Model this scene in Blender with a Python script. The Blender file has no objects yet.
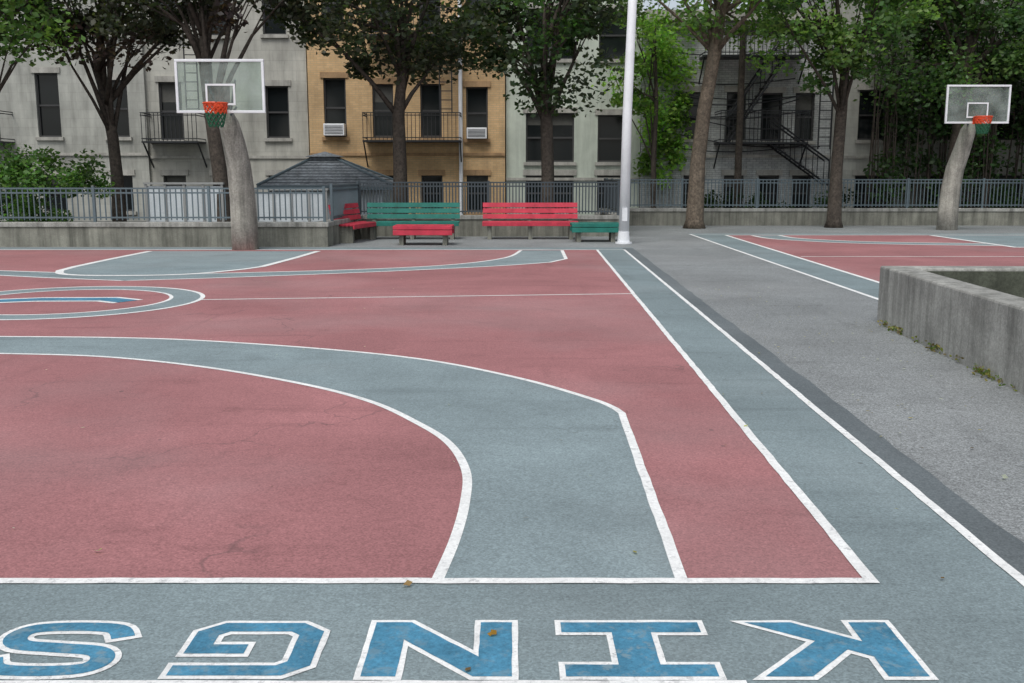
import bpy, math, random
import numpy as np
from mathutils import Vector, Matrix
from math import radians, sin, cos, pi
random.seed(7); rng=np.random.default_rng(7)
scene=bpy.context.scene
H=1.6; F=995.56; TH=math.atan(165.5/F)

# ---------- survey helpers: measured picture positions -> metres on the ground / on a vertical plane
def G(x,y):
    u=x-512; v=y-341.5
    D=(u, F*cos(TH)-v*sin(TH), -F*sin(TH)-v*cos(TH)); t=H/(-D[2])
    return (D[0]*t, D[1]*t)
def P(x,y,Y):
    u=x-512; v=y-341.5
    D=(u, F*cos(TH)-v*sin(TH), -F*sin(TH)-v*cos(TH)); t=Y/D[1]
    return (D[0]*t, H+D[2]*t)

# ---------- materials
def newmat(name):
    m=bpy.data.materials.new(name); m.use_nodes=True
    nt=m.node_tree; b=nt.nodes['Principled BSDF']; return m,nt,b
def mixn(nt,fac,a,b,mode='MIX'):
    n=nt.nodes.new('ShaderNodeMix'); n.data_type='RGBA'; n.blend_type=mode
    for i,s in ((0,fac),(6,a),(7,b)):
        if isinstance(s,(int,float)): n.inputs[i].default_value=s
        elif isinstance(s,(tuple,list)): n.inputs[i].default_value=(*s[:3],1)
        else: nt.links.new(s,n.inputs[i])
    return n.outputs[2]
def noise(nt,vec,scale,detail=4,rough=.55,dist=0):
    n=nt.nodes.new('ShaderNodeTexNoise'); n.inputs['Scale'].default_value=scale
    n.inputs['Detail'].default_value=detail; n.inputs['Roughness'].default_value=rough
    n.inputs['Distortion'].default_value=dist
    nt.links.new(vec,n.inputs['Vector']); return n.outputs['Fac']
def mrange(nt,s,a,b,c=0,d=1):
    n=nt.nodes.new('ShaderNodeMapRange'); n.inputs[1].default_value=a; n.inputs[2].default_value=b
    n.inputs[3].default_value=c; n.inputs[4].default_value=d
    nt.links.new(s,n.inputs[0]); return n.outputs[0]
def mapping(nt,scale=(1,1,1),loc=(0,0,0),rot=0):
    tc=nt.nodes.new('ShaderNodeTexCoord'); mp=nt.nodes.new('ShaderNodeMapping')
    mp.inputs['Scale'].default_value=scale; mp.inputs['Location'].default_value=loc; mp.inputs['Rotation'].default_value=(0,0,rot)
    nt.links.new(tc.outputs['Object'],mp.inputs['Vector']); return mp.outputs[0]
def gray(nt,s):
    n=nt.nodes.new('ShaderNodeCombineColor')
    for i in range(3): nt.links.new(s,n.inputs[i])
    return n.outputs[0]
def surf(name,base,rough=.85,stain=.25,stain_scale=.4,grain=.2,grain_scale=70,wear=0,wear_col=(.12,.12,.12),
         crack=0,crack_scale=.35,bump=.2,streak=0,metal=0,spec=.3,speck=0,wear_scale=14,wear_thr=.62,loc=(0,0,0),scuff=0,spots=0):
    m,nt,b=newmat(name); v=mapping(nt,loc=loc)
    col=mixn(nt,1.0,base,gray(nt,mrange(nt,noise(nt,v,stain_scale,7,.62,.4),.3,.7,1-stain,1+stain*.7)),'MULTIPLY')
    g=noise(nt,v,grain_scale,3,.7)
    col=mixn(nt,1.0,col,gray(nt,mrange(nt,g,.3,.7,1-grain,1+grain)),'MULTIPLY')
    g2=noise(nt,v,grain_scale*.3,4,.7)
    col=mixn(nt,1.0,col,gray(nt,mrange(nt,g2,.3,.7,1-grain*.4,1+grain*.4)),'MULTIPLY')
    if speck:
        vo=nt.nodes.new('ShaderNodeTexVoronoi'); vo.inputs['Scale'].default_value=130; nt.links.new(v,vo.inputs['Vector'])
        s=nt.nodes.new('ShaderNodeSeparateColor'); nt.links.new(vo.outputs['Color'],s.inputs[0])
        col=mixn(nt,1.0,col,gray(nt,mrange(nt,s.outputs[0],0,1,1-speck,1+speck)),'MULTIPLY')
    if scuff:
        for sc,ro,th in (((.35,3.2,1),.25,.56),((2.5,.3,1),-.3,.60),((1.4,1.4,1),0,.60)):
            k=noise(nt,mapping(nt,sc,(loc[0]*2+ro,7,0),ro),1.0,7,.68,.3)
            col=mixn(nt,1.0,col,gray(nt,mrange(nt,k,th,th+.16,1,1-scuff)),'MULTIPLY')
        k=noise(nt,mapping(nt,(.22,.22,1),(loc[0]+40,3,0)),1.0,5,.6)
        col=mixn(nt,mrange(nt,k,.5,.72,0,scuff*.8),col,(.42,.42,.41))
    if spots:
        vo=nt.nodes.new('ShaderNodeTexVoronoi'); vo.inputs['Scale'].default_value=2.6; nt.links.new(v,vo.inputs['Vector'])
        s=nt.nodes.new('ShaderNodeSeparateColor'); nt.links.new(vo.outputs['Color'],s.inputs[0])
        th=mrange(nt,s.outputs[0],.55,1,0,.055)
        lt=nt.nodes.new('ShaderNodeMath'); lt.operation='LESS_THAN'; nt.links.new(vo.outputs['Distance'],lt.inputs[0]); nt.links.new(th,lt.inputs[1])
        ml=nt.nodes.new('ShaderNodeMath'); ml.operation='MULTIPLY'; nt.links.new(lt.outputs[0],ml.inputs[0]); ml.inputs[1].default_value=spots
        col=mixn(nt,ml.outputs[0],col,(.06,.06,.06))
    if streak:
        v2=mapping(nt,(5,5,.35)); k=noise(nt,v2,1.0,6,.7)
        col=mixn(nt,mrange(nt,k,.42,.68,0,streak),col,(.035,.037,.03))
    if wear:
        w=noise(nt,v,wear_scale,8,.75); w2=noise(nt,v,.9,4,.6)
        wf=mrange(nt,w,wear_thr,wear_thr+.08,0,1)
        ml=nt.nodes.new('ShaderNodeMath'); ml.operation='MULTIPLY'; nt.links.new(wf,ml.inputs[0]); nt.links.new(mrange(nt,w2,.35,.65,.15*wear,wear),ml.inputs[1])
        col=mixn(nt,ml.outputs[0],col,wear_col)
    if crack:
        nz=nt.nodes.new('ShaderNodeTexNoise'); nz.inputs['Scale'].default_value=1.6; nz.inputs['Detail'].default_value=6; nt.links.new(v,nz.inputs['Vector'])
        ad=nt.nodes.new('ShaderNodeVectorMath'); ad.operation='MULTIPLY_ADD'; nt.links.new(nz.outputs['Color'],ad.inputs[0]); ad.inputs[1].default_value=(1.3,1.3,0); nt.links.new(v,ad.inputs[2])
        vo=nt.nodes.new('ShaderNodeTexVoronoi'); vo.feature='DISTANCE_TO_EDGE'; vo.inputs['Scale'].default_value=crack_scale; nt.links.new(ad.outputs[0],vo.inputs['Vector'])
        cf=mrange(nt,vo.outputs['Distance'],.0008,.003,crack,0)
        ms=nt.nodes.new('ShaderNodeMath'); ms.operation='MULTIPLY'; nt.links.new(cf,ms.inputs[0]); nt.links.new(mrange(nt,noise(nt,v,.5,2),.5,.62,0,1),ms.inputs[1])
        col=mixn(nt,ms.outputs[0],col,(.05,.05,.05))
    nt.links.new(col,b.inputs['Base Color'])
    b.inputs['Roughness'].default_value=rough; b.inputs['Metallic'].default_value=metal
    b.inputs['Specular IOR Level'].default_value=spec
    if bump:
        bp=nt.nodes.new('ShaderNodeBump'); bp.inputs['Strength'].default_value=bump; bp.inputs['Distance'].default_value=.004
        nt.links.new(g,bp.inputs['Height']); nt.links.new(bp.outputs[0],b.inputs['Normal'])
    return m
def brickmat(name,c1,c2,mortar,stain=.3,streak=.4,bw=.22,bh=.075):
    m,nt,b=newmat(name); tc=nt.nodes.new('ShaderNodeTexCoord'); sp=nt.nodes.new('ShaderNodeSeparateXYZ'); cb=nt.nodes.new('ShaderNodeCombineXYZ')
    nt.links.new(tc.outputs['Object'],sp.inputs[0]); nt.links.new(sp.outputs[0],cb.inputs[0]); nt.links.new(sp.outputs[2],cb.inputs[1])
    br=nt.nodes.new('ShaderNodeTexBrick'); nt.links.new(cb.outputs[0],br.inputs['Vector'])
    br.inputs['Scale'].default_value=1; br.inputs['Brick Width'].default_value=bw; br.inputs['Row Height'].default_value=bh
    br.inputs['Mortar Size'].default_value=.008
    br.inputs['Color1'].default_value=(*c1,1); br.inputs['Color2'].default_value=(*c2,1); br.inputs['Mortar'].default_value=(*mortar,1)
    v=tc.outputs['Object']
    col=mixn(nt,1.0,br.outputs['Color'],gray(nt,mrange(nt,noise(nt,v,.6,7,.65),.3,.7,1-stain,1+stain*.6)),'MULTIPLY')
    v2=mapping(nt,(2.5,2.5,.3)); col=mixn(nt,mrange(nt,noise(nt,v2,1,6,.7),.45,.72,0,streak),col,(.04,.04,.035))
    nt.links.new(col,b.inputs['Base Color']); b.inputs['Roughness'].default_value=.9
    return m
def leafmat(name):
    m,nt,b=newmat(name); at=nt.nodes.new('ShaderNodeAttribute'); at.attribute_name='Col'
    col=at.outputs['Color']
    nt.links.new(col,b.inputs['Base Color']); b.inputs['Roughness'].default_value=.5
    tr=nt.nodes.new('ShaderNodeBsdfTranslucent'); nt.links.new(mixn(nt,1.0,col,(1.6,1.9,.7),'MULTIPLY'),tr.inputs[0])
    mx=nt.nodes.new('ShaderNodeMixShader'); mx.inputs[0].default_value=.45
    nt.links.new(b.outputs[0],mx.inputs[1]); nt.links.new(tr.outputs[0],mx.inputs[2]); nt.links.new(mx.outputs[0],nt.nodes['Material Output'].inputs[0])
    return m

M={}
M['asphalt']=surf('asphalt',(.235,.25,.25),stain=.22,stain_scale=.5,grain=.28,grain_scale=55,speck=.42,crack=.35,crack_scale=.2,bump=.4,scuff=.22,spots=.5)
M['strip']=surf('dark_asphalt',(.135,.157,.165),stain=.2,grain=.16,speck=.2,bump=.25,scuff=.15)
M['gray']=surf('court_gray',(.205,.258,.268),stain=.2,stain_scale=.7,grain=.15,speck=.2,wear=.5,wear_col=(.12,.14,.15),crack=.3,loc=(3,1,0),bump=.15,scuff=.22,spots=.5)
M['band']=surf('court_gray_band',(.225,.283,.295),stain=.18,stain_scale=.9,grain=.14,speck=.2,wear=.45,wear_col=(.14,.16,.17),crack=.25,loc=(8,5,0),bump=.15,scuff=.22,spots=.5)
M['red']=surf('court_red',(.345,.155,.157),stain=.2,stain_scale=.6,grain=.15,speck=.2,wear=.5,wear_col=(.19,.11,.11),crack=.35,crack_scale=.2,bump=.15,loc=(21,4,0),scuff=.24,spots=.55)
M['white']=surf('line_white',(.80,.81,.79),stain=.12,stain_scale=3,grain=.12,wear=.9,wear_col=(.36,.37,.37),bump=.1,wear_scale=22,wear_thr=.54)
M['blue']=surf('letter_blue',(.065,.225,.345),stain=.3,stain_scale=4,grain=.25,wear=.9,wear_col=(.19,.28,.32),bump=.1,wear_thr=.52)
M['conc']=surf('concrete',(.37,.37,.34),stain=.35,stain_scale=1.6,grain=.2,grain_scale=40,streak=.6,bump=.4,speck=.1)
M['concdark']=surf('concrete_old',(.25,.25,.21),stain=.35,stain_scale=1.1,grain=.2,grain_scale=40,streak=.7,bump=.3)
M['concshade']=surf('concrete_shaded',(.09,.10,.075),stain=.4,stain_scale=1.4,grain=.3,grain_scale=30,streak=.7,bump=.3)  # darkened concrete: shade of the planter's inner faces put into the colour
M['post']=surf('post_concrete',(.42,.40,.35),stain=.35,stain_scale=2.5,grain=.25,grain_scale=30,streak=.65,bump=.4)
M['fence']=surf('fence_metal',(.13,.17,.19),rough=.5,stain=.2,grain=.1,bump=0,metal=.2)
M['fenced']=surf('fence_metal_dark',(.06,.075,.085),rough=.5,stain=.2,grain=.1,bump=0)
M['black']=surf('iron_black',(.025,.027,.03),rough=.5,stain=.2,grain=.1,bump=0)
M['wpaint']=surf('white_paint',(.78,.80,.82),rough=.45,stain=.12,stain_scale=1.5,grain=.05,bump=0,wear=.4,wear_col=(.4,.38,.35))
M['benchred']=surf('bench_red',(.52,.045,.075),rough=.5,stain=.3,stain_scale=3,grain=.15,bump=0,wear=.5,wear_col=(.3,.1,.1))
M['benchgreen']=surf('bench_green',(.02,.17,.135),rough=.5,stain=.3,stain_scale=3,grain=.15,bump=0,wear=.5,wear_col=(.1,.2,.16))
M['orange']=surf('rim_orange',(.75,.09,.03),rough=.4,stain=.1,grain=.05,bump=0)
M['net']=surf('net_green',(.03,.13,.07),rough=.8,stain=.2,grain=.1,bump=0)
M['bark']=surf('bark',(.07,.057,.046),stain=.35,stain_scale=3,grain=.5,grain_scale=14,bump=1,streak=.3)
M['barkl']=surf('bark_light',(.15,.12,.09),stain=.35,stain_scale=3,grain=.5,grain_scale=14,bump=1,streak=.4)
M['stone']=brickmat('gray_brick',(.44,.445,.40),(.40,.405,.365),(.37,.37,.335),bw=.6,bh=.3)
M['stone2']=brickmat('limestone',(.48,.475,.42),(.43,.425,.375),(.37,.37,.33),bw=.8,bh=.35)
M['tan']=brickmat('tan_brick',(.62,.42,.22),(.54,.36,.18),(.45,.34,.2),streak=.25)
M['green']=surf('painted_wall',(.52,.57,.49),stain=.2,stain_scale=.7,streak=.25,bump=0,grain=.06)
M['wbrick']=brickmat('white_brick',(.56,.58,.56),(.42,.44,.43),(.28,.29,.28),streak=.5)
M['trim']=surf('stone_trim',(.42,.41,.37),stain=.25,stain_scale=2,streak=.35,bump=0)
M['tantrim']=surf('tan_trim',(.40,.26,.14),stain=.25,stain_scale=2,streak=.3,bump=0)
M['frame']=surf('window_frame',(.06,.06,.06),rough=.5,stain=.2,grain=.05,bump=0)
M['framew']=surf('window_frame_light',(.30,.31,.30),rough=.5,stain=.2,grain=.05,bump=0)
M['blind']=surf('blind',(.10,.10,.09),stain=.3,stain_scale=2,bump=0)
M['roof']=surf('shingles',(.17,.19,.205),stain=.3,stain_scale=3,grain=.4,grain_scale=12,bump=.3)
M['panel']=surf('white_panel',(.58,.63,.65),stain=.15,stain_scale=1,streak=.15,bump=0)
M['pave']=surf('pavement',(.10,.105,.10),stain=.3,grain=.2,speck=.2)
M['soil']=surf('soil',(.06,.05,.035),stain=.4,stain_scale=2,grain=.4,grain_scale=12,bump=1)
m,nt,b=newmat('window_glass'); b.inputs['Base Color'].default_value=(.010,.013,.014,1); b.inputs['Roughness'].default_value=.12; b.inputs['Specular IOR Level'].default_value=.35
nzz=noise(nt,mapping(nt),1.3,2); bp=nt.nodes.new('ShaderNodeBump'); bp.inputs['Strength'].default_value=.2; nt.links.new(nzz,bp.inputs['Height']); nt.links.new(bp.outputs[0],b.inputs['Normal'])
M['glass']=m
m,nt,b=newmat('acrylic'); tr=nt.nodes.new('ShaderNodeBsdfTransparent'); tr.inputs[0].default_value=(.86,.93,.90,1)
b.inputs['Base Color'].default_value=(.5,.55,.52,1); b.inputs['Roughness'].default_value=.2
mx=nt.nodes.new('ShaderNodeMixShader'); nt.links.new(mrange(nt,noise(nt,mapping(nt),2.5,5),.3,.7,.08,.32),mx.inputs[0]); nt.links.new(tr.outputs[0],mx.inputs[1]); nt.links.new(b.outputs[0],mx.inputs[2]); nt.links.new(mx.outputs[0],nt.nodes['Material Output'].inputs[0])
M['acrylic']=m
M['leaf']=leafmat('leaf')

# ---------- mesh builder
class MB:
    def __init__(s): s.v=[]; s.f=[]
    def add(s,vs,fs):
        o=len(s.v); s.v+= [tuple(p) for p in vs]; s.f+=[tuple(i+o for i in f) for f in fs]
    def box(s,x0,x1,y0,y1,z0,z1):
        s.add([(x0,y0,z0),(x1,y0,z0),(x1,y1,z0),(x0,y1,z0),(x0,y0,z1),(x1,y0,z1),(x1,y1,z1),(x0,y1,z1)],
              [(0,3,2,1),(4,5,6,7),(0,1,5,4),(1,2,6,5),(2,3,7,6),(3,0,4,7)])
    def obox(s,a,b,w,z0,z1):
        a=Vector((a[0],a[1],0)); b=Vector((b[0],b[1],0)); d=(b-a).normalized(); n=Vector((-d.y,d.x,0))*w/2
        ps=[a-n,b-n,b+n,a+n]
        s.add([(p.x,p.y,z0) for p in ps]+[(p.x,p.y,z1) for p in ps],[(0,3,2,1),(4,5,6,7),(0,1,5,4),(1,2,6,5),(2,3,7,6),(3,0,4,7)])
    def tube(s,pts,rad,n=8,cap=True,sx=1,sy=1):
        pts=[Vector(p) for p in pts]; rings=[]; 
        for i,p in enumerate(pts):
            d=(pts[min(i+1,len(pts)-1)]-pts[max(i-1,0)]).normalized()
            a=Vector((1,0,0)) if abs(d.x)<.9 else Vector((0,1,0))
            u=(a-d*a.dot(d)).normalized(); w=d.cross(u); r=rad[i] if hasattr(rad,'__len__') else rad
            rings.append([p+u*cos(2*pi*k/n)*r*sx+w*sin(2*pi*k/n)*r*sy for k in range(n)])
        vs=[q for r in rings for q in r]; fs=[]
        for i in range(len(pts)-1):
            for k in range(n): fs.append((i*n+k,i*n+(k+1)%n,(i+1)*n+(k+1)%n,(i+1)*n+k))
        if cap: fs.append(tuple(reversed(range(n)))); fs.append(tuple((len(pts)-1)*n+k for k in range(n)))
        s.add(vs,fs)
    def poly(s,pts,z): s.add([(p[0],p[1],z) for p in pts],[tuple(range(len(pts)))])
    def obj(s,name,mat,parent=None,smooth=False,bevel=0,loc=None,rotz=0):
        me=bpy.data.meshes.new(name); me.from_pydata(s.v,[],s.f); me.materials.append(mat); me.update()
        o=bpy.data.objects.new(name,me); scene.collection.objects.link(o)
        if smooth: me.polygons.foreach_set('use_smooth',[True]*len(me.polygons))
        if bevel:
            md=o.modifiers.new('bevel','BEVEL'); md.width=bevel; md.segments=2; md.limit_method='ANGLE'
        if parent: o.parent=parent
        if loc: o.location=loc
        if rotz: o.rotation_euler[2]=rotz
        return o
def empty(name,loc=(0,0,0),rotz=0):
    o=bpy.data.objects.new(name,None); scene.collection.objects.link(o); o.location=loc; o.rotation_euler[2]=rotz; o.empty_display_size=.3; return o

def smooth(pts,k=8):
    out=[]; n=len(pts)
    for i in range(n-1):
        p0=pts[max(i-1,0)];p1=pts[i];p2=pts[i+1];p3=pts[min(i+2,n-1)]
        for j in range(k):
            t=j/k
            out.append(tuple(.5*((2*p1[c])+(-p0[c]+p2[c])*t+(2*p0[c]-5*p1[c]+4*p2[c]-p3[c])*t*t+(-p0[c]+3*p1[c]-3*p2[c]+p3[c])*t**3) for c in (0,1)))
    out.append(pts[-1]); return out
def offs(pts,w,closed=False):
    out=[]; n=len(pts)
    for i in range(n):
        a=Vector(pts[(i-1)%n] if (closed or i>0) else pts[i]); b=Vector(pts[i]); c=Vector(pts[(i+1)%n] if (closed or i<n-1) else pts[i])
        d1=(b-a).normalized() if (b-a).length>1e-9 else (c-b).normalized()
        d2=(c-b).normalized() if (c-b).length>1e-9 else d1
        n1=Vector((-d1.y,d1.x)); n2=Vector((-d2.y,d2.x)); m=(n1+n2)
        m=m/max(m.length,1e-6); k=1/max(.4,m.dot(n1)); out.append((b.x+m.x*w*k,b.y+m.y*w*k))
    return out
def ribbon(mb,pts,w,z,closed=False):
    L=offs(pts,w/2,closed); R=offs(pts,-w/2,closed); n=len(pts)
    mb.add([(p[0],p[1],z) for p in R]+[(p[0],p[1],z) for p in L],[(i,(i+1)%n,n+(i+1)%n,n+i) for i in range(n if closed else n-1)])
def wob(pts,a=.0035,step=.12):   # hand-painted edge: subdivide and jitter slightly
    out=[]
    for p,q in zip(pts[:-1],pts[1:]):
        p=Vector(p);q=Vector(q); k=max(1,int((q-p).length/step))
        for i in range(k): r=p.lerp(q,i/k); out.append((r.x+random.uniform(-a,a),r.y+random.uniform(-a,a)) if i else (p.x,p.y))
    out.append(tuple(pts[-1])); return out

# ---------- ground and painted courts
g=MB(); g.poly([(-600,-300),(600,-300),(600,900),(-600,900)],0); g.obj('ground',M['asphalt'])
Z1,Z2,Z3,Z4,Z5=.0015,.003,.0045,.006,.0075
A0=G(868,582);A1=G(597,250);B0=G(1024,583);B1=G(622,248);C0=G(1024,545);C1=G(634,249)
def ext(a,b,Y):
    t=(Y-a[1])/(b[1]-a[1]); return (a[0]+(b[0]-a[0])*t,Y)
AX=-6.0
def mir(p): return (2*AX-p[0],p[1])
edge=wob([ext(C0,C1,1.2),ext(C0,C1,22.6)],.012,.25)
mb=MB(); mb.poly([(-16,1.2)]+edge+[(-16,22.6)],Z1); mb.obj('court_surface',M['gray'])
mb=MB(); e2=[p for p in edge if 3.2<p[1]<22.4]
mb.poly([ext(B0,B1,3.2),ext(C0,C1,3.2)]+e2+[ext(C0,C1,22.4),ext(B0,B1,22.4)],Z2); mb.obj('court_edge_strip',M['strip'])
mb=MB(); nl=(-13.3,A0[1]); fl=(-13.7,A1[1])
mb.poly([nl,A0,A1,fl],Z2); mb.obj('court_red_paint',M['red'])
outer=smooth([G(*p) for p in [(0,337),(110,338),(200,341),(330,350),(430,361),(520,379),(590,399),(615,409)]])+[G(622,414),G(682,582)]
inner=smooth([G(*p) for p in [(0,354),(100,357),(200,367),(300,384),(370,402),(420,425),(450,445),(466,472),(465,503),(455,540),(437,582)]])
outerf=[mir(p) for p in reversed(outer)]+outer; innerf=[mir(p) for p in reversed(inner)]+inner
band=MB(); band.poly(list(reversed(outerf))+innerf,Z3)
ln=MB(); ribbon(ln,wob(outerf),.05,Z4); ribbon(ln,wob(innerf),.05,Z4)
fo=smooth([G(*p) for p in [(122,281),(250,277),(400,271),(500,266),(550,262.5)]])+[G(566,259),G(562,250.5)]
fi=smooth([G(*p) for p in [(140,275.6),(200,274),(350,270),(450,265),(505,258),(521,250.5)]])
fo=[mir(p) for p in reversed(fo)]+fo; fi=[mir(p) for p in reversed(fi)]+fi
band.poly(list(reversed(fo))+fi,Z3)
ribbon(ln,fo,.07,Z4); ribbon(ln,fi,.07,Z4)
cc=(-5.8,12.8)
def circ(r,n=64): return [(cc[0]+r*cos(2*pi*i/n),cc[1]+r*sin(2*pi*i/n)) for i in range(n)]
ribbon(band,circ(1.52),.36,Z3,True); ribbon(ln,circ(1.72),.06,Z4,True); ribbon(ln,circ(1.32),.05,Z4,True)
lg=MB(); pts=[(-6.75,12.75),(-6.2,12.95),(-5.3,12.98),(-4.95,12.75)]
ribbon(ln,pts,.46,Z4); ribbon(lg,offs(pts,.0),.30,Z5); lg.obj('court_logo_stripe',M['blue'])
h1=G(634,294); 
ribbon(ln,[(-4.06,G(205,300)[1]),h1],.05,Z4); ribbon(ln,[(-7.55,13.2),(-13.5,13.0)],.05,Z4)
key=[G(*p) for p in [(150,251.5),(110,259.5),(75,267),(60,271)]]; kb=smooth([G(*p) for p in [(60,271),(63,274.5),(100,276),(180,275),(235,270.5),(262,267)]],4); kr=[G(262,267),G(296,258),G(318,251.5)]
kp=key+kb[1:]+kr[1:]; band.poly(list(reversed(kp)),Z5)
ribbon(ln,kp,.13,Z5+.0015)
ribbon(ln,wob([nl,A0]),.052,Z4+.0007); ribbon(ln,wob([(A0[0]+.012,A0[1]-.026),A1,fl]),.052,Z4+.0014)
ribbon(ln,wob([ext(B0,B1,3.0),ext(B0,B1,21.9),(-15.2,21.95)]),.05,Z4)
ribbon(ln,wob([(-13,2.93),(.75,2.945)]),.05,Z4)
band.obj('court_band_paint',M['band']); 
mb=MB(); mb.poly([(4.75,11.6),(24,11.6),(24,28.2),(4.95,28.2)],Z1); mb.obj('court_surface',M['gray'])
mb=MB(); mb.poly([(5.5,12.1),(22,12.1),(22,27.4),(5.85,27.4)],Z2); mb.obj('court_red_paint',M['red'])
ribbon(ln,[(22,11.8),(4.8,11.8),(4.95,27.8),(23,27.8)],.07,Z3); ribbon(ln,[(22,12.3),(5.52,12.3),(5.85,27.35),(22,27.35)],.08,Z3)
arc=smooth([(6.9,27.2),(7.2,25.6),(9.0,24.1),(13.2,23.4),(17.5,24.1),(19.3,25.6),(19.6,27.2)])
b2=MB(); ribbon(b2,arc,.7,Z3); b2.poly([(11.4,22.6),(15,22.6),(15,27.2),(11.4,27.2)],Z5); b2.obj('court_band_paint',M['band'])
ribbon(ln,offs(arc,.38),.1,Z4); ribbon(ln,offs(arc,-.38),.1,Z4)
ribbon(ln,[(11.4,27.2),(11.4,22.6),(15,22.6),(15,27.2)],.14,Z5+.0015)
ribbon(ln,[(5.8,20.0),(22,20.0)],.07,Z4)
ln.obj('court_lines',M['white'])
# letters KINGS, read from the far side of the court
Yt,Yb=3.39,2.995; LH=Yt-Yb
def place(poly,x0,w):
    pts=[(x0+p[0]*w, Yt-p[1]*LH) for p in poly]
    ar=sum(pts[i][0]*pts[(i+1)%len(pts)][1]-pts[(i+1)%len(pts)][0]*pts[i][1] for i in range(len(pts)))
    return pts if ar>0 else list(reversed(pts))
Ipoly=[(0,0),(1,0),(1,.20),(.64,.20),(.64,.80),(1,.80),(1,1),(0,1),(0,.80),(.36,.80),(.36,.20),(0,.20)]
Npoly=[(0,0),(.26,0),(.77,.66),(.77,0),(1,0),(1,1),(.74,1),(.23,.34),(.23,1),(0,1)]
Kpoly=[(1,0),(1,1),(.74,1),(.74,.66),(.60,.53),(.26,1),(-.04,1),(.42,.37),(.0,0),(.33,0),(.74,.38),(.74,0)]
def rib_poly(c,w):
    L=offs(c,w/2); R=offs(c,-w/2); return L+list(reversed(R))
Sc=smooth([(.91,.30),(.80,.13),(.5,.09),(.2,.13),(.11,.28),(.2,.44),(.5,.5),(.8,.56),(.89,.72),(.8,.87),(.5,.91),(.2,.87),(.09,.70)],5)
Gc=[(.46,.52),(.12,.52),(.12,.22),(.24,.10),(.76,.10),(.88,.22),(.88,.78),(.76,.9),(.24,.9),(.02,.9)]
Sp=rib_poly(Sc,.17); Gp=rib_poly(Gc,.17)
wl=MB(); bl=MB()
for poly,x0,x1 in ((Sp,-1.79,-1.32),(Gp,-1.13,-.65),(Npoly,-.49,.0),(Ipoly,.175,.67),(Kpoly,.84,1.35)):
    pts=place(poly,x0,x1-x0); o=offs(pts,-.021,True)
    wl.poly(wob(o+[o[0]],.0015,.05)[:-1],Z3); bl.poly(wob(pts+[pts[0]],.0015,.05)[:-1],Z4)
wl.obj('lettering_outline',M['white']); bl.obj('lettering_kings',M['blue'])
mb=MB(); mb.poly([(-60,33.2),(60,33.2),(60,60),(-60,60)],Z1); mb.obj('pavement',M['pave'])
mb=MB(); mb.poly([(-60,23.2),(-4.5,23.2),(-4.5,27.1),(2.8,27.1),(2.8,33.1),(-60,33.1)],Z2); mb.obj('park_path',M['pave'])

# ---------- walls
def wall(name,pts,w,z,mat,cap=True):
    e=empty(name,(pts[0][0],pts[0][1],0)); base=Vector((pts[0][0],pts[0][1],0))
    q=[(p[0]-base.x,p[1]-base.y) for p in pts]
    L=offs(q,w/2); R=offs(q,-w/2); n=len(q)
    def prism(L,R,z0,z1,nm,bv,mt=None):
        m=MB(); n=len(L)
        vs=[(p[0],p[1],z0) for p in R]+[(p[0],p[1],z0) for p in L]+[(p[0],p[1],z1) for p in R]+[(p[0],p[1],z1) for p in L]
        fs=[]
        for i in range(n-1):
            fs+=[(i,i+1,2*n+i+1,2*n+i),(n+i+1,n+i,3*n+i,3*n+i+1),(2*n+i,2*n+i+1,3*n+i+1,3*n+i)]
        fs+=[(n,0,2*n,3*n),(n-1,2*n-1,4*n-1,3*n-1)]
        m.add(vs,fs); o=m.obj(nm,mt or mat,e,bevel=bv); return o
    if cap:
        prism(L,R,0,z-.1,'body',0); prism(offs(q,w/2+.03),offs(q,-w/2-.03),z-.1,z,'coping',.015,M['conc'])
    else:
        prism(L,R,0,z,'body',.02)
        prism(offs(q,-w/2-.004),offs(q,-w/2-.02),0.06,z-.03,'shade_lining',0,M['concshade'])  # added dark sheet over the inner faces, painting in their shade
    return e
wall('concrete_wall',[(-30,22.95),(-4.35,22.95),(-4.15,26.95),(2.9,26.95),(3.05,32.9),(45,32.9)],.3,.56,M['concdark'])
wx=lambda Y:4.02+(Y-10.7)*.065
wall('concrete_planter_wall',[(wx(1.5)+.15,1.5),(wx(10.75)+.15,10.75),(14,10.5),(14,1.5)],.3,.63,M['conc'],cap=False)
mb=MB(); mb.poly([(wx(1.6)+.31,1.7),(13.8,1.7),(13.8,10.3),(wx(10.5)+.31,10.4)],.05); mb.obj('planter_soil',M['soil'])

# ---------- fences
def fence(name,pts,z0,z1,sp,r,mat,post=2.4):
    e=empty(name,(pts[0][0],pts[0][1],0)); m=MB(); pk=MB(); bx,by=pts[0]
    for a,b in zip(pts[:-1],pts[1:]):
        a=Vector((a[0]-bx,a[1]-by)); b=Vector((b[0]-bx,b[1]-by)); L=(b-a).length; d=(b-a)/L
        for zz in (z0+.1,z1-.12,z1-.02): m.obox(a,b,.035,zz-.018,zz+.018)
        k=int(L/post)
        for i in range(k+1):
            p=a+d*(L*i/max(k,1)); m.box(p.x-.03,p.x+.03,p.y-.03,p.y+.03,z0-.02,z1+.03)
        k=int(L/sp)
        for i in range(k):
            p=a+d*(sp*(i+.5)); pk.box(p.x-r,p.x+r,p.y-r,p.y+r,z0+.04,z1-.02)
    m.obj('rails_and_posts',mat,e); pk.obj('pickets',mat,e); return e
fence('metal_fence',[(-28,23.0),(-4.3,23.0)],.56,1.34,.125,.012,M['fence'])
fence('metal_fence',[(-4.2,23.4),(-4.12,26.97)],.56,1.4,.125,.012,M['fence'])
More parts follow.
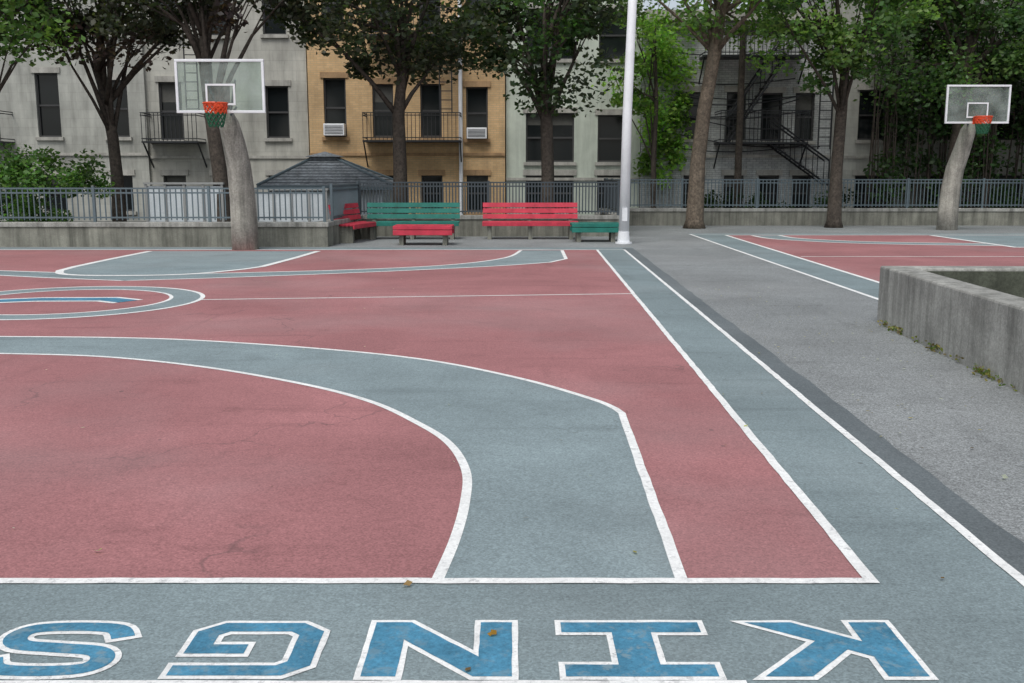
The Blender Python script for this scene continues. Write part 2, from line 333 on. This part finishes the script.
fence('metal_fence',[(-4.1,26.97),(2.85,26.97)],.56,1.45,.085,.015,M['fenced'])
fence('metal_fence',[(2.95,27.3),(3.0,32.6)],.56,1.5,.11,.014,M['fenced'])
fence('metal_fence',[(3.1,32.92),(40,32.92)],.56,1.5,.12,.014,M['fence'])

# ---------- benches
def bench(name,loc,rot,L,mat,back=True):
    e=empty(name,loc,rot); s=MB()
    n=5 if back else 7; d=.50 if back else .74
    for i in range(n):
        y=-d/2+i*d/n; s.box(-L/2,L/2,y+.008,y+d/n-.008,.41,.455)
    if not back:
        for yy in (-d/2-.045,d/2+.005):
            s.box(-L/2,L/2,yy,yy+.04,.37,.455); s.box(-L/2,L/2,yy,yy+.04,.24,.355)
    else: s.box(-L/2,L/2,-d/2-.04,-d/2,.345,.45)
    s.obj('seat',mat,e,bevel=.006)
    if back:
        b=MB()
        for i,(z,y) in enumerate(((.515,.245),(.66,.275),(.805,.305))):
            b.add([(-L/2,y,z),(L/2,y,z),(L/2,y+.035,z-.008),(-L/2,y+.035,z-.008),(-L/2,y+.025,z+.115),(L/2,y+.025,z+.115),(L/2,y+.06,z+.107),(-L/2,y+.06,z+.107)],
                  [(0,3,2,1),(4,5,6,7),(0,1,5,4),(1,2,6,5),(2,3,7,6),(3,0,4,7)])
        b.obj('backrest',mat,e)
    k=3 if L>2 else 2
    for i in range(k):
        x=-L/2+.18+i*(L-.36)/(k-1); l=MB()
        l.box(x-.05,x+.05,-d/2+.06,d/2-.08,0,.32); l.box(x-.05,x+.05,-d/2,d/2,.32,.408)
        if back: l.add([(x-.045,.19,.0),(x+.045,.19,.0),(x+.045,.31,0),(x-.045,.31,0),(x-.045,.345,.9),(x+.045,.345,.9),(x+.045,.41,.88),(x-.045,.41,.88)],[(0,3,2,1),(4,5,6,7),(0,1,5,4),(1,2,6,5),(2,3,7,6),(3,0,4,7)])
        l.obj('leg_%d'%(i+1),M['concdark'],e)
    return e
bench('park_bench',(-2.55,25.7,0),0,2.4,M['benchgreen'])
bench('park_bench',(.47,25.7,0),0,2.45,M['benchred'])
bench('park_bench',(-3.85,24.9,0),radians(78),1.9,M['benchred'])
bench('backless_bench',(-2.08,23.65,0),0,1.38,M['benchred'],False)
bench('backless_bench',(2.06,24.8,0),0,1.2,M['benchgreen'],False)

# ---------- light pole
e=empty('light_pole',(2.66,23.8,0)); m=MB(); m.tube([(0,0,.0),(.03,0,3),(.20,0,9)],[.125,.11,.09],16); m.obj('shaft',M['wpaint'],e,True)
m=MB(); m.tube([(0,0,0.006),(0,0,.05)],.2,16); m.tube([(0,0,.05),(0,0,.3)],[.15,.13],16)
for a in range(4): m.tube([(.165*cos(a*pi/2+.7),.165*sin(a*pi/2+.7),.05),(.165*cos(a*pi/2+.7),.165*sin(a*pi/2+.7),.1)],.02,6)
m.box(-.06,.06,-.145,-.10,.55,.85)
m.obj('base_plate',M['wpaint'],e)
m=MB(); m.tube([(-.7,0,8.9),(1.1,0,8.9)],.04,8); m.box(-1.0,-.5,-.2,.2,8.8,9.0); m.box(.9,1.4,-.2,.2,8.8,9.0); m.obj('floodlights',M['fence'],e)

# ---------- hoops
def hoop(X,Y,dz=0,dx=-.12):
    e=empty('basketball_hoop',(X,Y,0))
    yb=-.95
    m=MB(); path=[(0,0,0),(0,0,.6),(dx*.1,-.02,1.2),(dx*.35,-.08,1.8),(dx*.8,-.2,2.3),(dx*1.15,-.38,2.7+dz),(dx*1.35,-.5,2.93+dz)]
    m.tube(path,[.31,.30,.285,.27,.25,.22,.15],16,sx=.95,sy=1.0); m.obj('curved_post',M['post'],e,True)
    m=MB(); 
    for sx in(-.3,.3):
        for sz in (3.0,3.55): m.tube([(dx*1.3+sx*.3,-.5,2.85+dz),(dx+sx,yb+.05,sz+dz)],.025,6)
    m.obj('brackets',M['fence'],e)
    b=empty('backboard_assembly'); b.parent=e; b.location=(dx,0,dz)
    w=.915; z0,z1=2.88,3.96; t=.055
    m=MB(); m.box(-w,w,yb-.03,yb+.03,z0,z0+t); m.box(-w,w,yb-.03,yb+.03,z1-t,z1); m.box(-w,-w+t,yb-.03,yb+.03,z0+t,z1-t); m.box(w-t,w,yb-.03,yb+.03,z0+t,z1-t)
    m.obj('frame',M['wpaint'],b,bevel=.008)
    m=MB(); m.box(-w+t,w-t,yb-.006,yb+.006,z0+t,z1-t); m.obj('backboard_panel',M['acrylic'],b)
    m=MB(); a=.305; s0,s1=3.04,3.47; q=.04; y0,y1=yb-.012,yb-.008
    m.box(-a,a,y0,y1,s0,s0+q); m.box(-a,a,y0,y1,s1-q,s1); m.box(-a,-a+q,y0,y1,s0+q,s1-q); m.box(a-q,a,y0,y1,s0+q,s1-q); m.obj('target_square',M['wpaint'],b)
    m=MB(); c=(0,yb-.40,3.05); ring=[(c[0]+.235*cos(k*pi/12),c[1]+.235*sin(k*pi/12),3.05) for k in range(25)]
    m.tube(ring,.02,6,False); m.box(-.13,.13,yb-.2,yb-.03,3.0,3.07); m.box(-.13,.13,yb-.06,yb-.031,2.86,3.07)
    m.tube([(-.1,yb-.1,2.92),(-.18,c[1]-.05,3.04)],.012,5); m.tube([(.1,yb-.1,2.92),(.18,c[1]-.05,3.04)],.012,5)
    m.obj('rim',M['orange'],b)
    for nm,za,zb,mt in (('net_top',3.05,2.86,'orange'),('net',2.86,2.58,'net')):
        m=MB(); rr=lambda z:.13+.105*(max(z-2.58,0)/.47)**.8
        N=12; rows=3 if za>3 else 4
        for k in range(N):
            for j in range(rows):
                za_=za+(zb-za)*j/rows; zb_=za+(zb-za)*(j+1)/rows
                for sgn in (1,-1):
                    a0=(k+(j%2)*.5)*2*pi/N; a1=a0+sgn*pi/N
                    m.tube([(c[0]+rr(za_)*cos(a0),c[1]+rr(za_)*sin(a0),za_),(c[0]+rr(zb_)*cos(a1),c[1]+rr(zb_)*sin(a1),zb_)],.012,4,False)
        m.obj(nm,M[mt],b)
hoop(-5.88,22.0); hoop(13.08,30.1,.2,.22)

# ---------- buildings
YB=36.0
def building(name,px0,px1,zt,mat,rects,Y,trim,floors=(3.55,),garden=True,frame='frame'):
    e=empty(name); x0=P(px0,150,Y)[0]; x1=P(px1,150,Y)[0]
    ops=[]
    for (a,b,c,d) in rects:
        X0,Z1_=P(a,c,Y); X1,Z0_=P(b,d,Y); xm=P((a+b)/2,(c+d)/2,Y)[0]; hw=(X1-X0)/2
        ops.append((xm-hw,xm+hw,Z0_,Z1_))
    base=list(ops)
    for f in floors: ops+=[(o[0],o[1],o[2]+f,min(o[3]+f,zt-.5)) for o in base if o[2]+f+1.2<zt-.5]
    if garden: ops+=[(o[0],o[1],.35,1.62) for o in base]
    ops=[(max(o[0],x0+.1),min(o[1],x1-.1),o[2],o[3]) for o in ops]
    xs=sorted({x0,x1,*[o[0] for o in ops],*[o[1] for o in ops]}); zs=sorted({0,zt,*[o[2] for o in ops],*[o[3] for o in ops]})
    m=MB()
    for i in range(len(xs)-1):
        for j in range(len(zs)-1):
            cx=(xs[i]+xs[i+1])/2; cz=(zs[j]+zs[j+1])/2
            if any(o[0]<cx<o[1] and o[2]<cz<o[3] for o in ops): continue
            m.add([(xs[i],Y,zs[j]),(xs[i+1],Y,zs[j]),(xs[i+1],Y,zs[j+1]),(xs[i],Y,zs[j+1])],[(0,1,2,3)])
    for o in ops:
        a,b,c,d=o; m.add([(a,Y,c),(b,Y,c),(b,Y,d),(a,Y,d),(a,Y+.22,c),(b,Y+.22,c),(b,Y+.22,d),(a,Y+.22,d)],[(0,4,5,1),(1,5,6,2),(2,6,7,3),(3,7,4,0)])
    m.add([(x0,Y,0),(x0,Y+9,0),(x1,Y+9,0),(x1,Y,0),(x0,Y,zt),(x0,Y+9,zt),(x1,Y+9,zt),(x1,Y,zt)],[(0,4,5,1),(1,5,6,2),(2,6,7,3),(4,7,6,5)])
    m.obj('walls',mat,e)
    gl=MB(); fr=MB(); tr=MB(); bd=MB()
    for a,b,c,d in ops:
        gl.box(a,b,Y+.17,Y+.19,c,d); t=.055
        fr.box(a,a+t,Y+.1,Y+.165,c,d); fr.box(b-t,b,Y+.1,Y+.165,c,d); fr.box(a+t,b-t,Y+.1,Y+.165,c,c+t); fr.box(a+t,b-t,Y+.1,Y+.165,d-t,d)
        mz=(c+d)/2; fr.box(a+t,b-t,Y+.11,Y+.165,mz-.03,mz+.03)
        if b-a>1.3: fr.box((a+b)/2-.05,(a+b)/2+.05,Y+.105,Y+.165,c+t,mz-.03); fr.box((a+b)/2-.05,(a+b)/2+.05,Y+.105,Y+.165,mz+.03,d-t)
        r=random.random()
        if r<.4: bd.box(a+t,b-t,Y+.166,Y+.169,d-t-(d-c)*random.uniform(.12,.4),d-t)
        tr.box(a-.08,b+.08,Y-.1,Y+.1,c-.12,c-.002)
        tr.box(a-.1,b+.1,Y-.05,Y-.002,d+.002,d+.2)
    gl.obj('window_glass',M['glass'],e); fr.obj('window_frames',M[frame],e); tr.obj('sills_and_lintels',trim,e); 
    if bd.v: bd.obj('blinds',M['blind'],e)
    c=MB(); c.box(x0,x1,Y-.35,Y-.002,zt-.3,zt+.05); c.box(x0,x1,Y-.2,Y-.002,zt-.55,zt-.3)
    zz=base[0][2]-.55; c.box(x0,x1,Y-.06,Y-.002,zz-.1,zz); c.obj('cornice',trim,e)
    return e,base,x0,x1
def rail_balcony(e,pa,pb,py0,py1,Y):
    X0,zt=P(pa,py0,Y); X1,zb=P(pb,py1,Y); m=MB(); y0=Y-1.0
    m.box(X0,X1,y0,Y-.003,zb-.06,zb)
    for z in (zt,zt-.08,zb+.1):
        m.box(X0,X1,y0,y0+.03,z-.03,z); m.box(X0,X0+.03,y0+.03,Y-.003,z-.03,z); m.box(X1-.03,X1,y0+.03,Y-.003,z-.03,z)
    n=int((X1-X0)/.14)
    for i in range(n+1):
        x=X0+.01+(X1-X0-.04)*i/n; m.box(x,x+.02,y0+.032,y0+.05,zb,zt)
    for x in (X0,X1-.04): m.add([(x,Y-.01,zb-.9),(x+.04,Y-.01,zb-.9),(x+.04,y0+.1,zb-.06),(x,y0+.1,zb-.06),(x,Y-.01,zb-.82),(x+.04,Y-.01,zb-.82),(x+.04,y0+.18,zb-.06),(x,y0+.18,zb-.06)],[(0,1,2,3),(4,7,6,5),(0,3,7,4),(1,5,6,2)])
    m.obj('fire_escape',M['black'],e)
def ladder(e,px,py0,py1,Y):
    X,z1=P(px,py0,Y); _,z0=P(px,py1,Y); m=MB(); y=Y-.95
    m.box(X,X+.04,y,y+.04,z0,z1); m.box(X+.42,X+.46,y,y+.04,z0,z1)
    z=z0+.1
    while z<z1: m.box(X+.04,X+.42,y+.005,y+.035,z,z+.03); z+=.3
    m.obj('ladder',M['black'],e)
def stair(e,xa,za,xb,zb,Y):
    m=MB(); 
    for y in (Y-.85,Y-.3):
        for dz in (0,.85): m.tube([(xa,y,za+dz),(xb,y,zb+dz)],.035,5)
        for i in range(6): t=i/5; x=xa+(xb-xa)*t; z=za+(zb-za)*t; m.box(x-.012,x+.012,y-.012,y+.012,z,z+.85)
    n=12
    for i in range(n): t=(i+.5)/n; x=xa+(xb-xa)*t; z=za+(zb-za)*t; m.box(x-.1,x+.1,Y-.84,Y-.31,z,z+.025)
    m.obj('fire_escape_stairs',M['black'],e)
def ac(e,pa,pb,py0,py1,Y):
    X0,z1=P(pa,py0,Y); X1,z0=P(pb,py1,Y); m=MB(); m.box(X0,X1,Y-.35,Y+.08,z0,z1); m.obj('air_conditioner',M['wpaint'],e,bevel=.02)
    g=MB()
    for i in range(6): z=z0+.06+i*(z1-z0-.1)/6; g.box(X0+.05,X1-.05,Y-.358,Y-.352,z,z+.02)
    g.obj('grille',M['black'],e)
e,_,_,_=building('stone_building',-260,148,11.5,M['stone'],[(-120,-94,73,137),(-45,-18,73,137),(34,62,73,137),(104,130,80,137)],YB,M['trim'])
rail_balcony(e,-30,15,112,142,YB)
e,_,_,_=building('stone_building',149,309,11.2,M['stone2'],[(158,184,82,140),(208,232,84,139),(265,290,86,138)],YB+.15,M['trim'])
rail_balcony(e,150,206,114,142,YB+.15); ladder(e,190,20,114,YB)
e,_,_,_=building('brick_building',310,505,11.8,M['tan'],[(323,347,78,137),(372,394,84,137),(420,442,84,137),(466,488,87,139)],YB-.1,M['tantrim'])
rail_balcony(e,366,462,114,141,YB-.1); ac(e,325,346,124,136,YB-.1); ac(e,467,487,128,139,YB-.1); ladder(e,440,20,114,YB)
rail_balcony(e,366,462,12,38,YB-.1)
X,z=P(461,180,YB-.3); m=MB(); m.tube([(X,YB-.22,0.1),(X,YB-.22,11)],.07,10); m.obj('drain_pipe',M['wpaint'],e)
e,_,_,_=building('painted_building',506,640,10.8,M['green'],[(526,574,113,162),(598,627,115,162)],YB+.1,M['trim'])
e,_,_,_=building('white_brick_building',641,830,7.2,M['wbrick'],[(686,704,92,139),(727,745,92,140),(762,781,93,141),(796,813,93,141)],YB,M['trim'],floors=())
rail_balcony(e,715,800,112,143,YB); ladder(e,815,30,150,YB); rail_balcony(e,700,800,30,58,YB)
xa,za=P(715,143,YB); xb,zb=P(790,58,YB); stair(e,xa+.3,za,xb-.3,zb,YB)
xa,za=P(812,185,YB); xb,zb=P(760,143,YB); stair(e,xa+.3,za,xb+.2,zb-.07,YB)
m=MB()
for i in range(9):
    xa=P(650+random.random()*30,0,YB)[0]; xb=P(790+random.random()*40,0,YB)[0]; za=random.uniform(2.2,6.4); zb=za+random.uniform(-.8,.8)
    m.tube([(xa+(xb-xa)*t/8,YB-.15-.03*i,za+(zb-za)*t/8-.25*sin(pi*t/8)) for t in range(9)],.02,5)
m.obj('cables',M['black'],e)
e,_,_,_=building('stone_building',831,1260,11.0,M['stone'],[(860,885,90,140),(930,955,90,140),(1000,1025,90,140),(1080,1105,90,140),(1160,1185,90,140)],YB+.1,M['trim'])
m=MB(); X,_=P(737,200,34.2); m.tube([(X,34.2,0),(X,34.2,6.8)],[.13,.1],10); m.box(X-.9,X+.9,34.15,34.25,6.2,6.32); m.obj('utility_pole',M['bark'])

# ---------- pavilion
Yk=30.5; xl,ze=P(257,186,Yk); xr,_=P(393,186,Yk); xt0,zt=P(310,160,Yk+1.5); xt1,_=P(338,160,Yk+1.5)
e=empty('park_pavilion',((xl+xr)/2,Yk,0)); cx=(xl+xr)/2; w=(xr-xl)/2; 
m=MB(); y0,y1=0,3.4; a=[(-w,y0,ze),(w,y0,ze),(w,y1,ze),(-w,y1,ze)]; tx0,tx1=xt0-cx,xt1-cx; t=[(tx0,1.4,zt),(tx1,1.4,zt),(tx1,2.0,zt),(tx0,2.0,zt)]
m.add(a+t,[(0,1,5,4),(1,2,6,5),(2,3,7,6),(3,0,4,7),(4,5,6,7),(3,2,1,0)]); m.obj('roof',M['roof'],e)
m=MB()
for k in range(1,9):
    f=k/9; A=[Vector(a[i]).lerp(Vector(t[i]),f)+Vector((0,0,.012)) for i in range(4)]
    m.tube(A+[A[0]],.012,4,False)
m.obj('shingle_courses',M['fenced'],e)
m=MB()
for i in range(4): m.tube([Vector(a[i])+Vector((0,0,.03)),Vector(t[i])+Vector((0,0,.03))],.04,6)
m.box(-w,w,-.05,0,ze-.12,ze+.02); m.obj('ridge_caps',M['fence'],e)
m=MB(); m.box(tx0,tx1,1.4,2.0,zt,zt+.10); m.add([(tx0-.12,1.25,zt+.10),(tx1+.12,1.25,zt+.10),(tx1+.12,2.15,zt+.10),(tx0-.12,2.15,zt+.10),((tx0+tx1)/2,1.7,zt+.27)],[(0,1,4),(1,2,4),(2,3,4),(3,0,4),(3,2,1,0)]); m.obj('cupola',M['roof'],e)
m=MB(); m.box(-w+.4,w-.4,.5,3.0,0.01,ze-.002); m.obj('body',M['panel'],e)
for k,(pa,pb,pt) in enumerate(((146,222,186),(256,326,192))):
    Yw=25.2; x0,zz=P(pa,pt,Yw); x1,_=P(pb,pt,Yw); e=empty('white_barrier',((x0+x1)/2,Yw,0)); hw=(x1-x0)/2; m=MB(); m.box(-hw,hw,0,.08,.02,zz); m.obj('panel',M['panel'],e)
    m=MB(); n=4
    for i in range(n+1): xx=-hw+2*hw*i/n; m.box(xx-.03,xx+.03,-.04,-.002,.02,zz+.04)
    m.box(-hw-.05,hw+.05,-.06,.14,zz+.04,zz+.09); m.obj('frame',M['framew'],e)

# ---------- foliage
def leafmesh(name,C,size,cols,parent=None,flat=.5,mat='leaf',droop=0):
    n=len(C); a=rng.normal(size=(n,3)); a[:,2]*=flat; a/=np.linalg.norm(a,axis=1)[:,None]
    b=rng.normal(size=(n,3)); b-=a*(a*b).sum(1)[:,None]; b/=np.linalg.norm(b,axis=1)[:,None]
    s=size*rng.uniform(.6,1.35,(n,1)); c3=np.cross(a,b)*s*.15
    V=np.stack([C-a*s,C+b*s*.62+c3,C+a*s,C-b*s*.62+c3],1).reshape(-1,3)
    me=bpy.data.meshes.new(name); me.vertices.add(4*n); me.vertices.foreach_set('co',V.ravel())
    me.loops.add(4*n); me.loops.foreach_set('vertex_index',np.arange(4*n,dtype=np.int32)); me.polygons.add(n); me.polygons.foreach_set('loop_start',np.arange(0,4*n,4,dtype=np.int32))
    me.update(calc_edges=True)
    ca=me.color_attributes.new('Col','FLOAT_COLOR','POINT'); cc=np.ones((n,4)); cc[:,:3]=cols; ca.data.foreach_set('color',np.repeat(cc,4,axis=0).ravel())
    me.materials.append(M[mat]); o=bpy.data.objects.new(name,me); scene.collection.objects.link(o)
    if parent: o.parent=parent
    return o
def clumps(centers,rad,per,base,var=.45,squash=.7,base2=None):
    C=[];K=[]
    for c in centers:
        r=rad*random.uniform(.5,1.35); k=int(per*random.uniform(.45,1.2)); p=rng.normal(size=(k,3)); p/=np.linalg.norm(p,axis=1)[:,None]
        p*=(rng.uniform(0,1,(k,1))**.55)*r*1.15; p[:,2]*=squash; p[:,2]-=.25*(p[:,0]**2+p[:,1]**2)/r
        C.append(p+np.array(c)); f=random.uniform(1-var,1+var); bb=base if (base2 is None or random.random()<.6) else base2
        col=np.array(bb)*f
        cc=np.tile(col,(k,1))*rng.uniform(.65,1.4,(k,1)); cc[:,0]*=rng.uniform(.85,1.25,k); K.append(cc)
    return np.concatenate(C),np.concatenate(K)
def tree(name,base,path,rad,crown,n,leafc,bark='bark',per=210,crad=.72,size=.085,limbs=9,leaf2=None):
    e=empty(name,(base[0],base[1],0)); m=MB()
    sp=[Vector(p) for p in path]; m.tube([sp[0]]+[sp[0].lerp(sp[1],.12)]+sp[1:],[rad[0]*1.3,rad[0]]+list(rad[1:]),10)
    cen=[]; cx,cy,cz,rx,ry,rz=crown
    while len(cen)<n:
        p=rng.uniform(-1,1,3); q=np.linalg.norm(p)
        if q>1 or q<.25: continue
        cen.append((cx+p[0]*rx,cy+p[1]*ry,cz+p[2]*rz))
    order=list(range(n)); random.shuffle(order)
    for i in order[:limbs*2]:
        c=Vector(cen[i]); j=random.choice(range(max(1,len(sp)-3),len(sp))); s=sp[j]
        if c.z<s.z+.1 and random.random()<.6: s=sp[-2]
        mid=s.lerp(c,.5)+Vector((random.uniform(-.2,.2),random.uniform(-.2,.2),random.uniform(.1,.4))); q1=s.lerp(mid,.5)+Vector((0,0,.08))
        r0=rad[-1]*random.uniform(.55,.9); m.tube([s,q1,mid,mid.lerp(c,.5)+Vector((random.uniform(-.12,.12),0,.05)),c],[r0,r0*.8,r0*.55,r0*.35,.012],6)
        for _ in range(2):
            t=c+Vector((random.uniform(-.7,.7),random.uniform(-.7,.7),random.uniform(-.2,.6))); m.tube([mid,mid.lerp(t,.5)+Vector((0,0,.1)),t],[r0*.35,r0*.2,.008],5)
    m.obj('trunk_and_limbs',M[bark],e,True)
    C,K=clumps(cen,crad,per,leafc,base2=leaf2); leafmesh('crown',C,size,K,e); return e
DK=(.042,.052,.030); PU=(.048,.034,.032); MG=(.09,.17,.045); BG=(.17,.30,.065); DG=(.045,.095,.03)
def tx(px,Y): return P(px,200,Y)[0]
tree('maple_tree',(tx(118,27),27),[(0,0,0),(.02,0,1.5),(-.03,0,2.6),(-.2,.1,3.4),(-.35,.1,4.3)],[.2,.16,.15,.12,.09],(.5,0,6.6,2.9,2.4,2.0),50,DK,leaf2=PU)
tree('maple_tree',(tx(222,25.4),25.4),[(0,0,0),(0,0,1.5),(-.15,0,3.0),(-.3,.1,4.2),(-.3,.1,5.0)],[.24,.2,.18,.14,.1],(.1,.4,6.8,2.6,2.3,1.8),44,DK,leaf2=PU)
tree('maple_tree',(tx(400,28),28),[(0,0,0),(.02,0,1.8),(0,0,3.2),(.1,0,4.2),(.15,0,5.2)],[.22,.19,.17,.13,.09],(-.2,0,6.3,2.8,2.3,2.4),62,DK,leaf2=(.05,.075,.035))
tree('maple_tree',(tx(547,28.5),28.5),[(0,0,0),(.02,0,1.6),(-.02,0,3.0),(-.1,0,3.9),(-.1,0,5.0)],[.23,.18,.17,.12,.09],(.1,0,6.0,2.1,2.1,2.3),56,(.038,.058,.03),leaf2=DG)
tree('locust_tree',(tx(695,31),31),[(0,0,0),(.05,0,2.0),(.2,0,3.6),(.45,0,5.2),(.6,0,6.4),(.7,0,7.6)],[.28,.23,.21,.2,.16,.12],(.6,0,8.3,4.2,2.6,2.5),62,BG,'barkl',per=160,limbs=10,leaf2=MG)
tree('locust_tree',(tx(835,31.5),31.5),[(0,0,0),(0,0,1.8),(.05,0,3.4),(.1,0,4.6),(-.1,0,5.6)],[.24,.19,.18,.15,.1],(-.4,-.3,6.6,2.8,2.2,2.2),66,(.12,.21,.06),'bark',leaf2=(.065,.13,.04),per=190)
tree('elm_tree',(tx(952,33.8),33.8),[(0,0,0),(0,0,1.8),(.1,0,3.4),(.2,0,5.0),(.2,0,6.4)],[.32,.27,.25,.2,.14],(.3,0,7.0,4.2,1.4,3.0),68,DG,'bark',per=210,crad=.85,leaf2=(.08,.15,.045))
tree('locust_tree',(tx(-45,24.5),24.5),[(0,0,0),(0,0,1.8),(.05,0,3.4),(.1,0,4.8)],[.2,.17,.15,.1],(.8,0,5.9,1.9,2,2.0),40,(.15,.27,.07),'bark',leaf2=MG)
tree('locust_tree',(tx(1120,31),31),[(0,0,0),(0,0,1.8),(.05,0,3.4),(.1,0,4.8)],[.2,.17,.15,.1],(-.6,0,6.4,3.0,2,2.6),50,(.08,.15,.045),'bark',leaf2=DG)
def mass(name,n,xr,yr,zr,rad,per,col,size,squash=.8):
    cen=[(random.uniform(*xr),random.uniform(*yr),random.uniform(*zr)) for _ in range(n)]
    C,K=clumps(cen,rad,per,col,.5,squash); C[:,2]=np.maximum(C[:,2],.03); return leafmesh(name,C,size,K)
mass('bamboo_thicket',150,(tx(872,35),tx(1110,35)),(34.2,35.6),(.3,7.5),.75,150,DG,.09)
m=MB()
for i in range(70):
    x=random.uniform(tx(860,35),tx(1080,35)); y=random.uniform(34.3,35.5); m.tube([(x,y,0),(x+random.uniform(-.2,.2),y,3.5),(x+random.uniform(-.6,.6),y-.2,7)],[.03,.025,.012],5)
m.obj('bamboo_stems',M['bark'])
mass('shrub',20,(tx(5,25),tx(92,25)),(24.4,26),(.5,2.15),.5,260,(.10,.20,.055),.06)
mass('hedge',26,(tx(-60,27),tx(30,27)),(26,28),(.5,1.6),.5,200,(.04,.08,.03),.06)
mass('ivy',38,(tx(640,35.9),tx(684,35.9)),(35.5,35.9),(1.6,6.8),.45,130,(.19,.34,.07),.085,1.2)
mass('shrub',20,(tx(700,34),tx(860,34)),(33.9,34.6),(.3,1.0),.45,150,(.035,.07,.025),.06)
tree('locust_tree',(tx(655,34),34.2),[(0,0,0),(-.05,0,2),(0,0,4),(-.1,0,6)],[.1,.09,.07,.05],(-.5,0,5.2,1.1,.7,2.0),20,(.18,.32,.07),'bark',per=110,crad=.5,limbs=5)

# ---------- litter and weeds
def litter(name,n,xr,yr,size,cols,z=.015):
    C=np.stack([rng.uniform(*xr,n),rng.uniform(*yr,n),np.full(n,z)],1); K=np.array([random.choice(cols) for _ in range(n)])
    o=leafmesh(name,C,size,K,flat=.05); v=np.empty(len(o.data.vertices)*3); o.data.vertices.foreach_get('co',v); v=v.reshape(-1,3); v[:,2]=z+(v[:,2]-z)*.12; o.data.vertices.foreach_set('co',v.ravel()); return o
litter('fallen_leaves',240,(-12,6),(3,22),.015,[(.25,.22,.12),(.5,.5,.42),(.2,.12,.06),(.35,.3,.1),(.08,.07,.05),(.6,.6,.55)])
litter('fallen_leaves',200,(2.4,4.0),(4,15),.015,[(.25,.2,.08),(.12,.08,.04),(.4,.33,.12),(.5,.5,.45)])
for px,py,c in ((490,638,(.45,.22,.03)),(405,588,(.4,.25,.12)),(745,428,(.5,.5,.05)),(97,554,(.5,.45,.4)),(1003,480,(.6,.6,.6))):
    gx,gy=G(px,py); C=np.array([[gx,gy,.015],[gx+.012,gy+.006,.018]]); leafmesh('fallen_leaf',C,.016,np.array([c,c]),flat=.1)
n=1100; yy=rng.uniform(5,10.6,n); keep=(np.sin(yy*5)+np.sin(yy*11.3)+rng.normal(size=n)*.6)>.4; yy=yy[keep]
C=np.stack([wx(yy)-rng.exponential(.03,len(yy)),yy,rng.uniform(.01,.07,len(yy))],1)
leafmesh('weeds',C,.02,np.array([random.choice([(.1,.15,.04),(.3,.25,.08),(.16,.12,.06),(.2,.22,.05)]) for _ in range(len(yy))]))

# ---------- light, camera
w=bpy.data.worlds.new('World'); scene.world=w; w.use_nodes=True; nt=w.node_tree; bg=nt.nodes['Background']
sk=nt.nodes.new('ShaderNodeTexSky'); sk.sky_type='NISHITA'; sk.sun_disc=False; sk.sun_elevation=radians(58); sk.sun_rotation=radians(200); sk.air_density=1; sk.dust_density=3; sk.ozone_density=1
hs=nt.nodes.new('ShaderNodeHueSaturation'); hs.inputs['Saturation'].default_value=.45; nt.links.new(sk.outputs[0],hs.inputs['Color']); nt.links.new(hs.outputs[0],bg.inputs[0]); bg.inputs[1].default_value=.15
L=bpy.data.lights.new('sun','SUN'); L.energy=1.5; L.angle=radians(25); L.color=(1,.985,.96); so=bpy.data.objects.new('sun',L); scene.collection.objects.link(so)
az=radians(200); el=radians(58); d=Vector((sin(az)*cos(el),cos(az)*cos(el),sin(el))); so.rotation_euler=d.to_track_quat('Z','Y').to_euler()
cam=bpy.data.cameras.new('camera'); cam.lens=35; cam.sensor_width=36; cam.clip_end=2000; co=bpy.data.objects.new('camera',cam); scene.collection.objects.link(co)
co.location=(0,0,H); co.rotation_euler=(pi/2-TH,0,0); scene.camera=co
scene.view_settings.view_transform='Standard'; scene.view_settings.look='None'; scene.view_settings.exposure=0
